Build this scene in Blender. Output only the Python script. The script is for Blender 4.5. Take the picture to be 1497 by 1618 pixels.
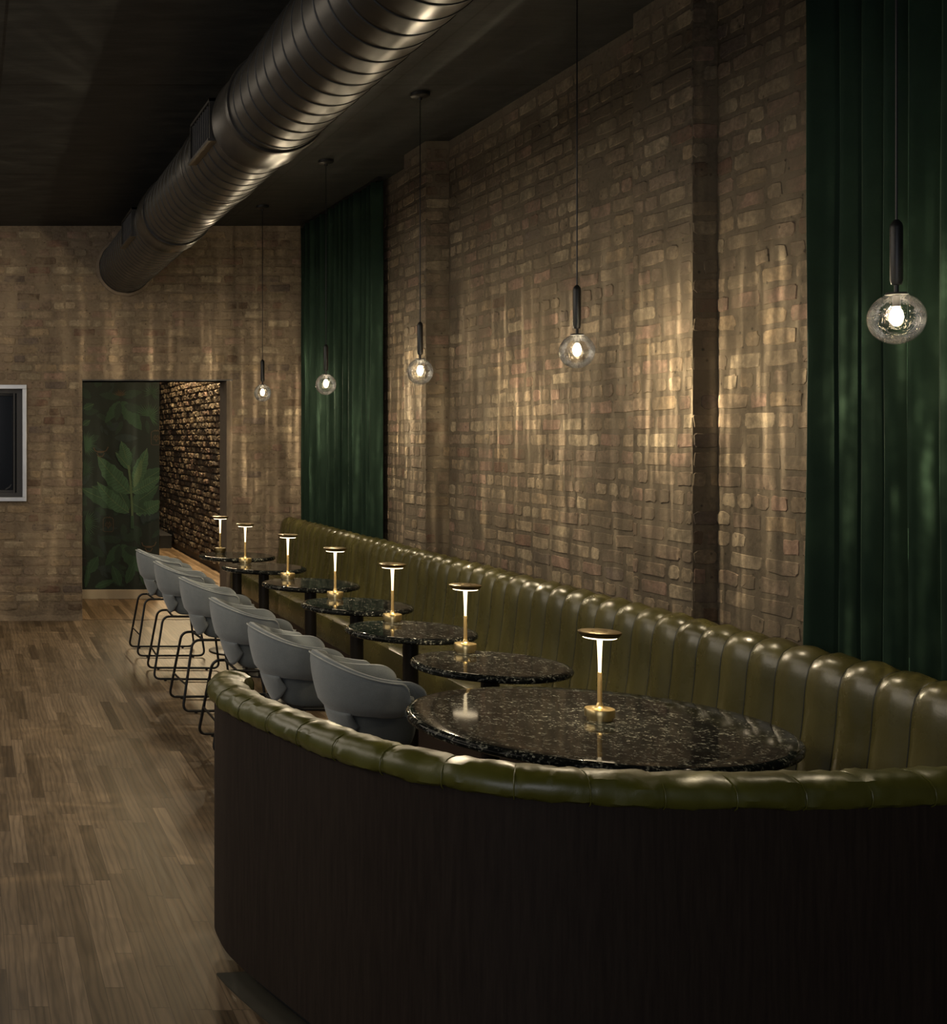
import bpy, math, random
from mathutils import Vector, noise
random.seed(7)
PI = math.pi
for o in list(bpy.data.objects): bpy.data.objects.remove(o)
S = bpy.context.scene
COL = S.collection

# ------------------------------------------------------------------ camera, world, lights, exposure
F = 1950.0                       # focal length in pixels of the 1618 px side
CAMZ = 1.75
cd = bpy.data.cameras.new('camera'); cam = bpy.data.objects.new('camera', cd); COL.objects.link(cam)
cam.location = (0, 0, CAMZ); cam.rotation_euler = (PI/2, 0, 0)
cd.sensor_width = 36; cd.lens = F/1618*36
cd.shift_x = 798.5/1618; cd.shift_y = -119/1618
cd.clip_start = .05; cd.clip_end = 100
S.camera = cam
S.view_settings.view_transform = 'Standard'
S.view_settings.look = 'None'
S.view_settings.exposure = 0.0
S.view_settings.gamma = 1.0
S.view_settings.use_curve_mapping = False

w = bpy.data.worlds.new('world'); S.world = w; w.use_nodes = True
w.node_tree.nodes['Background'].inputs[0].default_value = (.80, .90, 1.0, 1)
w.node_tree.nodes['Background'].inputs[1].default_value = .10

def area(name, loc, rot, sx, sy, power, color):
    l = bpy.data.lights.new(name, 'AREA'); l.shape = 'RECTANGLE'; l.size = sx; l.size_y = sy
    l.energy = power; l.color = color
    o = bpy.data.objects.new(name, l); o.location = loc; o.rotation_euler = rot; COL.objects.link(o); return o
# unseen fill lights added behind the camera and to the left for soft ambient
area('rear_fill_light', (-1.5, -3.0, 2.2), (math.radians(80), 0, math.radians(-18)), 4.0, 2.6, 60, (.95, .95, 1.0))
area('left_fill_light', (-2.6, 6.0, 3.3), (0, math.radians(-62), 0), 2.0, 8.0, 120, (1.0, .88, .72))
area('overhead_fill_light', (-.6, 8.2, 3.7), (0, 0, 0), 1.2, 6.0, 45, (1.0, .86, .68))
area('hallway_wall_washer', (3.06, 15.6, 3.2), (0, math.radians(-4), 0), .08, 7.0, 300, (1.0, .76, .44))
area('hallway_ceiling_light', (2.3, 14.4, 3.6), (0, 0, 0), .8, .8, 48, (1.0, .84, .64))

# ------------------------------------------------------------------ node helper
class NT:
    def __init__(s, m):
        m.use_nodes = True; s.t = m.node_tree; s.t.nodes.clear()
    def n(s, typ, **kw):
        nd = s.t.nodes.new(typ)
        for k, v in kw.items():
            if k.startswith('i_'):
                nd.inputs[k[2:].replace('_', ' ')].default_value = v
            else: setattr(nd, k, v)
        return nd
    def l(s, a, b): s.t.links.new(a, b)
    def setin(s, sock, v):
        if hasattr(v, 'is_output') or isinstance(v, bpy.types.NodeSocket): s.l(v, sock)
        else: sock.default_value = v
    def math(s, op, a, b=None, c=None, clamp=False):
        nd = s.n('ShaderNodeMath', operation=op, use_clamp=clamp)
        s.setin(nd.inputs[0], a)
        if b is not None: s.setin(nd.inputs[1], b)
        if c is not None: s.setin(nd.inputs[2], c)
        return nd.outputs[0]
    def mix(s, f, a, b, blend='MIX'):
        nd = s.n('ShaderNodeMix', data_type='RGBA', blend_type=blend)
        s.setin(nd.inputs[0], f); s.setin(nd.inputs[6], a); s.setin(nd.inputs[7], b)
        return nd.outputs[2]
    def comb(s, x, y, z):
        nd = s.n('ShaderNodeCombineXYZ')
        for i, v in enumerate((x, y, z)): s.setin(nd.inputs[i], v)
        return nd.outputs[0]
    def sep(s, v):
        nd = s.n('ShaderNodeSeparateXYZ'); s.l(v, nd.inputs[0]); return nd.outputs
    def noise(s, vec, scale, detail=3, rough=.5, dist=0):
        nd = s.n('ShaderNodeTexNoise'); s.l(vec, nd.inputs['Vector'])
        nd.inputs['Scale'].default_value = scale; nd.inputs['Detail'].default_value = detail
        nd.inputs['Roughness'].default_value = rough; nd.inputs['Distortion'].default_value = dist
        return nd.outputs['Fac']
    def ramp(s, f, stops):
        nd = s.n('ShaderNodeValToRGB'); cr = nd.color_ramp
        while len(cr.elements) < len(stops): cr.elements.new(.5)
        for e, (p, c) in zip(cr.elements, stops):
            e.position = p; e.color = (c, c, c, 1) if isinstance(c, (int, float)) else tuple(c)+(1,)
        s.l(f, nd.inputs[0]); return nd.outputs[0]
    def obj(s): return s.n('ShaderNodeTexCoord').outputs['Object']
    def pos(s): return s.n('ShaderNodeNewGeometry').outputs['Position']
    def bsdf(s, **kw):
        nd = s.n('ShaderNodeBsdfPrincipled')
        for k, v in kw.items(): s.setin(nd.inputs[k.replace('_', ' ')], v)
        out = s.n('ShaderNodeOutputMaterial'); s.l(nd.outputs[0], out.inputs[0]); return nd
    def bump(s, h, strength, dist, nd):
        b = s.n('ShaderNodeBump'); b.inputs['Strength'].default_value = strength; b.inputs['Distance'].default_value = dist
        s.l(h, b.inputs['Height']); s.l(b.outputs[0], nd.inputs['Normal'])
def mat(name):
    m = bpy.data.materials.new(name); return m, NT(m)
def simple(name, col, rough=.5, metal=0, bump=0, scale=60, var=.12, spec=.5, **kw):
    m, t = mat(name)
    v = t.noise(t.obj(), scale, 4)
    c = t.mix(v, tuple(x*(1-var) for x in col)+(1,), tuple(x*(1+var) for x in col)+(1,))
    b = t.bsdf(Base_Color=c, Roughness=rough, Metallic=metal, Specular_IOR_Level=spec, **kw)
    if bump: t.bump(v, bump, .002, b)
    return m

M = {}
def brick_mat(name, mortar, smear=.5, gain=1.0, rough=.9, bumpd=.006):
    m, t = mat(name)
    a = t.n('ShaderNodeVertexColor', layer_name='Col')
    p = t.pos()
    n1 = t.noise(p, 9, 6, .65); n2 = t.noise(p, 45, 4, .6); n3 = t.noise(p, 2.2, 3, .6, .6)
    c = t.mix(t.ramp(n2, [(.3, .72), (.7, 1.2)]), (0, 0, 0, 1), a.outputs[0], 'MIX')
    c = t.mix(1, a.outputs[0], t.ramp(n2, [(.25, .62), (.75, 1.28)]), 'MULTIPLY')
    sm = t.ramp(t.math('ADD', t.math('MULTIPLY', n1, .75), t.math('MULTIPLY', n3, .35)), [(.50-.12*smear+.04, 0), (.66-.10*smear, 1)])
    c = t.mix(t.math('MULTIPLY', sm, .8), c, mortar+(1,))
    c = t.mix(1, c, t.ramp(n3, [(.3, .82*gain), (.7, 1.1*gain)]), 'MULTIPLY')
    # a few pitted dark chips
    vo = t.n('ShaderNodeTexVoronoi'); t.l(p, vo.inputs['Vector']); vo.inputs['Scale'].default_value = 14
    pit = t.ramp(vo.outputs['Distance'], [(.06, .45), (.12, 1)])
    c = t.mix(1, c, pit, 'MULTIPLY')
    b = t.bsdf(Base_Color=c, Roughness=rough, Specular_IOR_Level=.25)
    h = t.math('ADD', t.math('MULTIPLY', n2, .5), n1)
    t.bump(h, .9, bumpd, b)
    return m
M['brick'] = brick_mat('worn_brick', (.118, .095, .066), .5, bumpd=.004)
M['brick_far'] = brick_mat('smeared_brick', (.190, .146, .100), .35, bumpd=.008)
M['brick_hall'] = brick_mat('rough_hall_brick', (.09, .064, .036), .3, 1.0, .6, .03)
M['plaster'] = simple('plaster_jamb', (.17, .13, .09), .9, bump=.5, scale=18, var=.25)

def floor_mat(name, tint, gloss):
    m, t = mat(name)
    x, y, z = t.sep(t.pos())
    W = .062
    cx = t.math('FLOOR', t.math('DIVIDE', x, W))
    wn = t.n('ShaderNodeTexWhiteNoise', noise_dimensions='1D'); t.l(cx, wn.inputs['W'])
    off = t.math('MULTIPLY', wn.outputs['Value'], 7.3)
    wn3 = t.n('ShaderNodeTexWhiteNoise', noise_dimensions='1D'); t.l(t.math('ADD', cx, 91.7), wn3.inputs['W'])
    ln = t.math('ADD', .55, t.math('MULTIPLY', wn3.outputs['Value'], .8))
    yy = t.math('DIVIDE', t.math('ADD', y, off), ln)
    cy = t.math('FLOOR', yy)
    wn2 = t.n('ShaderNodeTexWhiteNoise', noise_dimensions='2D'); t.l(t.comb(cx, cy, 0), wn2.inputs['Vector'])
    r = wn2.outputs['Value']
    rg = t.sep(wn2.outputs['Color'])
    base = t.ramp(r, [(0, (.066, .044, .023)), (.13, (.100, .070, .039)), (.35, (.140, .101, .061)), (.8, (.180, .132, .084)), (1, (.25, .188, .125))])
    gv = t.comb(t.math('ADD', t.math('MULTIPLY', x, 30), t.math('MULTIPLY', rg[0], 40)), t.math('ADD', t.math('MULTIPLY', y, 1.6), t.math('MULTIPLY', rg[1], 60)), 0)
    g = t.noise(gv, 1.6, 5, .6, 1.6)
    wv = t.n('ShaderNodeTexWave', wave_type='BANDS', bands_direction='X'); t.l(t.comb(t.math('ADD', t.math('MULTIPLY', x, 14), t.math('MULTIPLY', rg[0], 40)), t.math('ADD', t.math('MULTIPLY', y, 2.2), t.math('MULTIPLY', rg[1], 60)), 0), wv.inputs['Vector'])
    wv.inputs['Scale'].default_value = .8; wv.inputs['Distortion'].default_value = 16; wv.inputs['Detail'].default_value = 3; wv.inputs['Detail Scale'].default_value = .5
    c = t.mix(1, base, t.ramp(g, [(.3, .70), (.7, 1.22)]), 'MULTIPLY')
    c = t.mix(1, c, t.ramp(wv.outputs['Fac'], [(0, .74), (.35, 1), (1, 1.10)]), 'MULTIPLY')
    c = t.mix(1, c, tint+(1,), 'MULTIPLY')
    big = t.noise(t.pos(), 1.1, 3)
    c = t.mix(1, c, t.ramp(big, [(.3, .78), (.7, 1.1)]), 'MULTIPLY')
    fx = t.math('FRACT', t.math('DIVIDE', x, W)); fy = t.math('FRACT', yy)
    ex = t.math('LESS_THAN', t.math('MINIMUM', fx, t.math('SUBTRACT', 1, fx)), .018)
    ey = t.math('LESS_THAN', t.math('MINIMUM', fy, t.math('SUBTRACT', 1, fy)), .003)
    e = t.math('MAXIMUM', ex, ey)
    c = t.mix(t.math('MULTIPLY', e, .7), c, (.04, .026, .014, 1))
    b = t.bsdf(Base_Color=c, Roughness=t.ramp(g, [(.3, gloss), (.7, gloss+.12)]), Specular_IOR_Level=.4)
    t.bump(t.math('SUBTRACT', g, e), .25, .0015, b)
    return m
M['floor'] = floor_mat('oak_strip_floor', (1, .97, .93), .37)
M['floor_hall'] = floor_mat('warm_oak_hall_floor', (1.0, .90, .80), .34)

m, t = mat('black_painted_ceiling')
x, y, z = t.sep(t.pos())
n = t.noise(t.comb(t.math('MULTIPLY', x, 1), t.math('MULTIPLY', y, 3), 0), 2.6, 6, .65)
c = t.ramp(n, [(.3, (.011, .013, .0135)), (.5, (.020, .022, .022)), (.75, (.042, .043, .040))])
def seam(v, p, wd=.006): return t.math('LESS_THAN', t.math('ABSOLUTE', t.math('SUBTRACT', v, p)), wd)
e = seam(x, .18, .008)
for p in (7.05, 9.46, 4.6): e = t.math('MAXIMUM', e, seam(y, p, .010))
e = t.math('MAXIMUM', e, seam(x, 2.42, .006))
c = t.mix(e, c, (.004, .004, .004, 1))
b = t.bsdf(Base_Color=c, Roughness=.6, Specular_IOR_Level=.3); t.bump(n, .5, .01, b); M['ceiling'] = m

m, t = mat('dark_duct_metal')
p = t.obj(); x, y, z = t.sep(p)
n = t.noise(t.comb(x, t.math('MULTIPLY', y, .25), z), 6, 4, .6); n2 = t.noise(p, 40, 3)
c = t.ramp(n, [(.3, (.040, .038, .034)), (.7, (.070, .065, .058))])
b = t.bsdf(Base_Color=c, Roughness=t.ramp(n, [(.3, .30), (.7, .42)]), Metallic=.75); t.bump(n2, .12, .002, b); M['duct'] = m
M['duct_seam'] = simple('duct_seam', (.008, .008, .007), .5)
M['black'] = simple('black_metal', (.012, .012, .012), .38, .3, var=.2)
M['column'] = simple('dark_bronze_column', (.022, .019, .016), .35, .6, var=.25, scale=12)

def leather(name, col, rough=.34):
    m, t = mat(name)
    p = t.pos()
    n1 = t.noise(p, 5, 4, .6); n2 = t.noise(p, 30, 5, .6, 1.0); vo = t.n('ShaderNodeTexVoronoi'); t.l(p, vo.inputs['Vector']); vo.inputs['Scale'].default_value = 420
    c = t.mix(n1, tuple(x*.72 for x in col)+(1,), tuple(x*1.25 for x in col)+(1,))
    b = t.bsdf(Base_Color=c, Roughness=t.ramp(n1, [(.3, rough-.06), (.7, rough+.06)]), Specular_IOR_Level=.55, Coat_Weight=.04, Coat_Roughness=.25)
    h = t.math('ADD', t.math('MULTIPLY', n2, 1.0), t.math('MULTIPLY', vo.outputs['Distance'], .08))
    t.bump(h, .22, .003, b)
    return m
M['leather'] = leather('olive_green_leather', (.070, .062, .018), .29)
M['leather_rail'] = leather('dark_olive_rail_leather', (.078, .076, .009), .36)
M['piping'] = simple('dark_green_seam', (.010, .012, .005), .45)
m, t = mat('dark_brown_panel')
x, y, z = t.sep(t.pos())
n = t.noise(t.comb(t.math('MULTIPLY', x, 30), t.math('MULTIPLY', y, 30), t.math('MULTIPLY', z, 2.0)), 3, 5, .6)
n2 = t.noise(t.pos(), 300, 2)
c = t.ramp(n, [(.3, (.015, .0095, .0065)), (.7, (.026, .0175, .012))])
b = t.bsdf(Base_Color=c, Roughness=.7, Specular_IOR_Level=.2); t.bump(t.math('ADD', n, t.math('MULTIPLY', n2, .4)), .3, .001, b); M['panel'] = m
M['kick'] = simple('black_kick', (.008, .008, .008), .6)
M['kick_brown'] = simple('maroon_base_panel', (.030, .018, .014), .5, var=.2)
M['trim_floor'] = simple('olive_floor_strip', (.030, .026, .015), .75, var=.3, scale=14)

m, t = mat('grey_blue_wool')
p = t.obj(); n = t.noise(p, 14, 5, .7); n2 = t.noise(p, 260, 3, .7)
c = t.mix(t.math('ADD', t.math('MULTIPLY', n, .5), t.math('MULTIPLY', n2, .5)), (.125, .145, .155, 1), (.30, .325, .33, 1))
b = t.bsdf(Base_Color=c, Roughness=.95, Specular_IOR_Level=.15, Sheen_Weight=.35, Sheen_Roughness=.5)
t.bump(n2, .6, .002, b); M['wool'] = m
M['wool_light'] = simple('pale_grey_rim_highlight', (.36, .38, .37), .9, scale=200)  # paler wool for the painted highlight along the stool rim
M['wool_dark'] = simple('grey_wool_painted_shade', (.13, .145, .15), .95, bump=.3, scale=200, spec=.15)  # darker copy of the wool, shade of the support's sides put into colour

m, t = mat('dark_green_velvet')
p = t.pos(); n = t.noise(p, 10, 4, .6); n2 = t.noise(p, 200, 2)
c = t.mix(n, (.006, .017, .010, 1), (.012, .030, .017, 1))
b = t.bsdf(Base_Color=c, Roughness=.8, Specular_IOR_Level=.2, Sheen_Weight=.32, Sheen_Roughness=.3)
b.inputs['Sheen Tint'].default_value = (.12, .35, .20, 1)
t.bump(n2, .2, .001, b); M['velvet'] = m

m, t = mat('black_speckled_granite')
p = t.obj()
vo = t.n('ShaderNodeTexVoronoi'); t.l(p, vo.inputs['Vector']); vo.inputs['Scale'].default_value = 150; vo.inputs['Randomness'].default_value = 1
x, y, z = t.sep(vo.outputs['Color'])
n = t.noise(p, 30, 4, .7, .5); n2 = t.noise(p, 6, 3)
fl = t.ramp(t.math('MULTIPLY', x, t.math('ADD', n, .45)), [(.30, (.008, .0085, .008)), (.50, (.018, .021, .019)), (.72, (.050, .053, .045)), (.92, (.26, .26, .215))])
c = t.mix(t.ramp(n, [(.44, 0), (.64, 1)]), (.006, .007, .007, 1), fl)
c = t.mix(1, c, t.ramp(n2, [(.3, .75), (.7, 1.3)]), 'MULTIPLY')
b = t.bsdf(Base_Color=c, Roughness=.07, Specular_IOR_Level=.07); M['granite'] = m

M['brass'] = simple('brushed_brass', (.70, .53, .25), .28, .93, var=.08, scale=200)
M['brass_dark'] = simple('dark_gold_bronze', (.30, .22, .10), .3, 1.0, var=.1, scale=200)  # dark brown-gold bronze of the lamp head
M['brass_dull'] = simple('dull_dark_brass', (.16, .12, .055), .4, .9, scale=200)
def emit(name, col, s):
    m, t = mat(name); e = t.n('ShaderNodeEmission'); e.inputs[0].default_value = col+(1,); e.inputs[1].default_value = s
    o = t.n('ShaderNodeOutputMaterial'); t.l(e.outputs[0], o.inputs[0]); return m
M['led'] = emit('warm_led_ring', (1, .80, .52), 3.5)
M['stem'] = emit('brass_stem_painted_glow', (1, .78, .46), 2.6)  # emission paints a bright highlight onto the brass upper stem
M['brass_satin'] = simple('satin_brass', (.70, .50, .22), .5, .85, var=.06, scale=200)
M['bulb'] = emit('lit_bulb', (1, .80, .50), 30)
m, t = mat('rippled_clear_glass')
p = t.obj()
n = t.noise(p, 26, 3, .6, 1.5)
vo = t.n('ShaderNodeTexVoronoi'); t.l(p, vo.inputs['Vector']); vo.inputs['Scale'].default_value = 60
h = t.math('ADD', n, t.math('MULTIPLY', t.ramp(vo.outputs['Distance'], [(.05, 1), (.18, 0)]), .3))
bm_ = t.n('ShaderNodeBump'); bm_.inputs['Strength'].default_value = .55; bm_.inputs['Distance'].default_value = .008; t.l(h, bm_.inputs['Height'])
fr = t.n('ShaderNodeFresnel'); fr.inputs['IOR'].default_value = 1.5; t.l(bm_.outputs[0], fr.inputs['Normal'])
tr = t.n('ShaderNodeBsdfTransparent'); tr.inputs[0].default_value = (.97, .97, .95, 1)
gl = t.n('ShaderNodeBsdfGlossy'); gl.inputs['Roughness'].default_value = .06; t.l(bm_.outputs[0], gl.inputs['Normal'])
mx = t.n('ShaderNodeMixShader'); t.l(t.math('MULTIPLY', fr.outputs[0], .9, clamp=True), mx.inputs[0]); t.l(tr.outputs[0], mx.inputs[1]); t.l(gl.outputs[0], mx.inputs[2])
o = t.n('ShaderNodeOutputMaterial'); t.l(mx.outputs[0], o.inputs[0]); M['glass'] = m
M['aluminium'] = simple('brushed_aluminium', (.62, .63, .64), .35, .9, var=.2, scale=8)
M['dark_frame'] = simple('dark_grey_frame', (.035, .034, .035), .5)
M['dark_glass'] = simple('dark_window_glass', (.006, .006, .007), .08, var=.1)
M['darkroom'] = simple('dark_recess', (.016, .016, .018), .8)
M['skirting'] = simple('cream_skirting', (.42, .36, .27), .6, var=.05)
M['paper0'] = simple('wallpaper_ground', (.0035, .011, .0075), .7, var=.35, scale=5)
M['paper1'] = simple('wallpaper_deep_leaf', (.008, .027, .016), .7, var=.3, scale=14)
M['paper2'] = simple('wallpaper_mid_leaf', (.017, .054, .026), .7, var=.35, scale=14)
M['paper3'] = simple('wallpaper_bright_leaf', (.036, .092, .046), .7, var=.35, scale=14)
M['paper4'] = simple('wallpaper_leaf_vein', (.070, .115, .052), .7, var=.2)
M['paper5'] = simple('wallpaper_blue_leaf', (.010, .024, .024), .7, var=.3, scale=14)
M['paper6'] = simple('wallpaper_rust_motif', (.070, .045, .022), .7, var=.3)

# ------------------------------------------------------------------ mesh helpers
class MB:
    def __init__(s): s.v = []; s.f = []; s.m = []; s.c = []; s.sm = []
    def add(s, vs, fs, mi=0, col=(1, 1, 1), smooth=False):
        b = len(s.v); s.v += [tuple(p) for p in vs]
        for f in fs: s.f.append([b+i for i in f]); s.m.append(mi); s.c.append(col); s.sm.append(smooth)
    def box(s, x0, x1, y0, y1, z0, z1, mi=0, col=(1, 1, 1)):
        vs = [(x, y, z) for x in (x0, x1) for y in (y0, y1) for z in (z0, z1)]
        s.add(vs, [(0, 1, 3, 2), (4, 6, 7, 5), (0, 4, 5, 1), (2, 3, 7, 6), (0, 2, 6, 4), (1, 5, 7, 3)], mi, col)
    def grid(s, rows, closed_u=False, closed_v=False, mi=0, smooth=True, cap=False):
        nu = len(rows); nv = len(rows[0]); vs = [p for r in rows for p in r]; fs = []
        for i in range(nu if closed_u else nu-1):
            for j in range(nv if closed_v else nv-1):
                a = i*nv+j; b_ = i*nv+(j+1) % nv; c = ((i+1) % nu)*nv+(j+1) % nv; d = ((i+1) % nu)*nv+j
                fs.append((a, b_, c, d))
        s.add(vs, fs, mi, smooth=smooth)
        if cap:
            s.add(rows[0], [tuple(range(nv))[::-1]], mi); s.add(rows[-1], [tuple(range(nv))], mi)
    def lathe(s, prof, n=32, c=(0, 0, 0), mi=0, ry=1.0, smooth=True):
        rows = []
        for r, z in prof:
            rows.append([(c[0]+r*math.cos(2*PI*k/n), c[1]+r*ry*math.sin(2*PI*k/n), c[2]+z) for k in range(n)])
        s.grid(rows, closed_v=True, mi=mi, smooth=smooth)
    def tube(s, pts, r, n=10, mi=0, closed=False, caps=True):
        pts = [Vector(p) for p in pts]; rows = []; N = len(pts); up = None
        for i, p in enumerate(pts):
            a = pts[(i-1) % N] if (closed or i > 0) else p; b_ = pts[(i+1) % N] if (closed or i < N-1) else p
            d = (b_-a).normalized()
            if up is None:
                up = Vector((0, 0, 1)) if abs(d.z) < .9 else Vector((0, 1, 0))
            u = (up - d*up.dot(d)).normalized(); v = d.cross(u); up = u
            rr = r[i] if isinstance(r, (list, tuple)) else r
            rows.append([tuple(p+(u*math.cos(2*PI*k/n)+v*math.sin(2*PI*k/n))*rr) for k in range(n)])
        s.grid(rows, closed_u=closed, closed_v=True, mi=mi, cap=caps and not closed)
    def build(s, name, mats, parent=None, loc=None, merge=0, bevel=0, color=False, recalc=True, sharp=38):
        me = bpy.data.meshes.new(name); me.from_pydata(s.v, [], s.f)
        for q in (mats if isinstance(mats, (list, tuple)) else [mats]): me.materials.append(q)
        me.polygons.foreach_set('material_index', s.m); me.polygons.foreach_set('use_smooth', s.sm)
        if color:
            a = me.color_attributes.new('Col', 'FLOAT_COLOR', 'CORNER'); buf = []
            for f, c in zip(s.f, s.c): buf += (list(c)+[1])*len(f)
            a.data.foreach_set('color', buf)
        me.update()
        if recalc:
            import bmesh
            bm = bmesh.new(); bm.from_mesh(me)
            if merge: bmesh.ops.remove_doubles(bm, verts=bm.verts, dist=merge)
            bmesh.ops.recalc_face_normals(bm, faces=bm.faces); bm.to_mesh(me); bm.free()
        if any(s.sm): me.set_sharp_from_angle(angle=math.radians(sharp))
        o = bpy.data.objects.new(name, me); COL.objects.link(o)
        if parent: o.parent = parent
        if loc: o.location = loc
        if bevel:
            b = o.modifiers.new('bevel', 'BEVEL'); b.width = bevel; b.segments = 3; b.limit_method = 'ANGLE'
        return o
def tag(o, label, cat, group=None, kind=None):
    o['label'] = label; o['category'] = cat
    if group: o['group'] = group
    if kind: o['kind'] = kind
    return o
def structure(o, label=None, cat=None):
    o['kind'] = 'structure'
    if label: o['label'] = label
    if cat: o['category'] = cat
    return o
def empty(name, loc, rz=0):
    o = bpy.data.objects.new(name, None); COL.objects.link(o); o.location = loc; o.rotation_euler = (0, 0, rz)
    o.empty_display_size = .1; return o
def copy_tree(o, parent=None):
    c = o.copy(); COL.objects.link(c)
    if parent: c.parent = parent
    for ch in [q for q in bpy.data.objects if q.parent == o]: copy_tree(ch, c)
    return c

# ------------------------------------------------------------------ room shell
WX = 3.27; FY = 11.77; CZ = 3.76; PH = .0845
PAL = [(.235, .180, .122), (.21, .160, .108), (.25, .195, .130), (.20, .148, .104), (.225, .150, .110), (.18, .135, .096), (.28, .225, .152), (.24, .178, .112)]
DARK = [(.11, .075, .05), (.16, .10, .07), (.13, .10, .08)]
def bricks(mb, O, U, N, u0, u1, v0, v1, holes=(), seed=0, relief=.006, darkp=.05, gain=1.0, joint=.020, jit=.006):
    """bricks laid on the plane through O spanned by U and z, pushed out along N"""
    rnd = random.Random(seed); O = Vector(O); U = Vector(U); N = Vector(N); Z = Vector((0, 0, 1))
    k = int(math.floor(v0/PH))
    while k*PH < v1:
        za = k*PH+joint/2; zb = (k+1)*PH-joint/2; k += 1
        if za < v0 or zb > v1+.03: continue
        zb = min(zb, v1)
        header = (k % 6 == 0)
        u = u0 - rnd.random()*.2
        while u < u1:
            L = (.112 if (header or rnd.random() < .22) else .222)*(1+rnd.uniform(-.06, .06))
            a, b_ = max(u+joint*.5, u0+.002), min(u+L-joint*.5, u1-.002); u += L
            segs = [(a, b_)]
            for (h0, h1, g0, g1) in holes:
                if zb > g0 and za < g1:
                    ns = []
                    for (p, q) in segs:
                        if q <= h0 or p >= h1: ns.append((p, q))
                        else:
                            if p < h0-.004: ns.append((p, h0-.002))
                            if q > h1+.004: ns.append((h1+.002, q))
                    segs = ns
            for (p, q) in segs:
                if q-p < .03 or rnd.random() < .035: continue
                c = rnd.choice(DARK) if rnd.random() < darkp else rnd.choice(PAL)
                g = rnd.uniform(.80, 1.15)*gain; c = tuple(x*g for x in c)
                hgt = relief*rnd.uniform(.3, 1.5)
                cr = min(.013, (q-p)*.2, (zb-za)*.25)*rnd.uniform(.5, 1.3)
                base = [(p, za+cr), (p, zb-cr), (p+cr*.4, zb-cr*.4), (p+cr, zb), ((p+q)/2, zb), (q-cr, zb), (q-cr*.4, zb-cr*.4), (q, zb-cr), (q, za+cr), (q-cr*.4, za+cr*.4), (q-cr, za), ((p+q)/2, za), (p+cr, za), (p+cr*.4, za+cr*.4)]
                ou = [(x+rnd.uniform(-jit, jit)*.6, y+rnd.uniform(-jit, jit)*.6) for x, y in base]
                mu, mv = (p+q)/2, (za+zb)/2
                inn = [(mu+(x-mu)*.94, mv+(y-mv)*.86) for x, y in ou]
                nn = len(ou)
                vs = [O+U*x+Z*y-N*.002 for x, y in ou] + [O+U*x+Z*y+N*(hgt*rnd.uniform(.75, 1.25)) for x, y in inn] + [O+U*mu+Z*mv+N*hgt*1.15]
                fs = [(i, (i+1) % nn, nn+(i+1) % nn, nn+i) for i in range(nn)] + [(nn+i, nn+(i+1) % nn, 2*nn) for i in range(nn)]
                mb.add(vs, fs, 0, c)
MORT = (.118, .095, .066)
# right wall with two pilasters
P1 = (8.39, 8.807, 3.112); P2 = (5.385, 5.867, 3.162)
mb = MB()
mb.box(WX, WX+.25, 1.2, FY+.3, 0, CZ, 0, MORT)
for i, (a, b_, xf) in enumerate((P1, P2)):
    mb.box(xf, WX+.01, a, b_, 0, CZ, 0, MORT)
    bricks(mb, (xf, 0, 0), (0, 1, 0), (-1, 0, 0), a, b_, .6, CZ, seed=20+i, relief=.0035)
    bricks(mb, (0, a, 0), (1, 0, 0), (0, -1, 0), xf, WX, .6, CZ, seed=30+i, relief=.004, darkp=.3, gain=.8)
for i, (a, b_) in enumerate(((4.3, P2[0]), (P2[1], P1[0]), (P1[1], 9.7))):
    bricks(mb, (WX, 0, 0), (0, 1, 0), (-1, 0, 0), a, b_, .6, CZ, seed=10+i, relief=.0028, jit=.009)
structure(mb.build('wall_right', M['brick'], color=True, recalc=False), 'worn tan brick wall with two pilasters behind the banquette', 'wall')

# far wall with doorway, window opening and duct hole
DX0, DX1, DZ = 1.087, 2.475, 2.283
WX0, WX1, WZ0, WZ1 = -.60, .53, 1.16, 2.22
mb = MB(); T = .30; MF = (.190, .146, .100)
for (a, b_, z0, z1) in ((-3.2, WX0, 0, CZ), (WX0, WX1, 0, WZ0), (WX0, WX1, WZ1, CZ), (WX1, DX0, 0, CZ), (DX0, DX1, DZ, CZ), (DX1, WX, 0, CZ)):
    mb.box(a, b_, FY, FY+T, z0, z1, 0, MF)
bricks(mb, (0, FY, 0), (1, 0, 0), (0, -1, 0), -3.2, WX, .03, CZ, holes=((DX0, DX1, -1, DZ+.01), (WX0-.03, WX1+.03, WZ0-.03, WZ1+.03)), seed=5, relief=.004, darkp=.10, gain=1.05, joint=.018, jit=.009)
# ragged plaster foot of the wall
rnd = random.Random(3); top = []; n = 60
for i in range(n+1):
    x = -3.2+(DX0+3.2)*i/n; top.append((x, .05+.03*noise.noise(Vector((x*3, 0, 0))), .012+.02*abs(noise.noise(Vector((x*5, 2, 0))))))
mb.grid([[(x, FY-.001, h) for x, h, d in top], [(x, FY-.008-d*.5, h*.5) for x, h, d in top], [(x, FY-.015-d*1.6, 0) for x, h, d in top]], mi=0)
mb.c[-n:] = [MF]*n; mb.c = [MF if q == (1, 1, 1) else q for q in mb.c]
structure(mb.build('wall_far', M['brick_far'], color=True, recalc=False), 'mortar smeared brick end wall with a doorway', 'wall')
# plaster doorway lining
mb = MB()
mb.box(DX1-.012, DX1+.045, FY-.004, FY+T+.02, 0, DZ+.002)
structure(mb.build('trim_1', M['plaster'], bevel=.006), 'brown plaster door jamb right of the doorway', 'jamb')
mb = MB(); mb.box(DX0, DX1+.045, FY-.006, FY+T+.02, DZ, DZ+.012)
structure(mb.build('trim_2', M['dark_frame']), 'thin steel lintel over the doorway', 'lintel')

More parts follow.
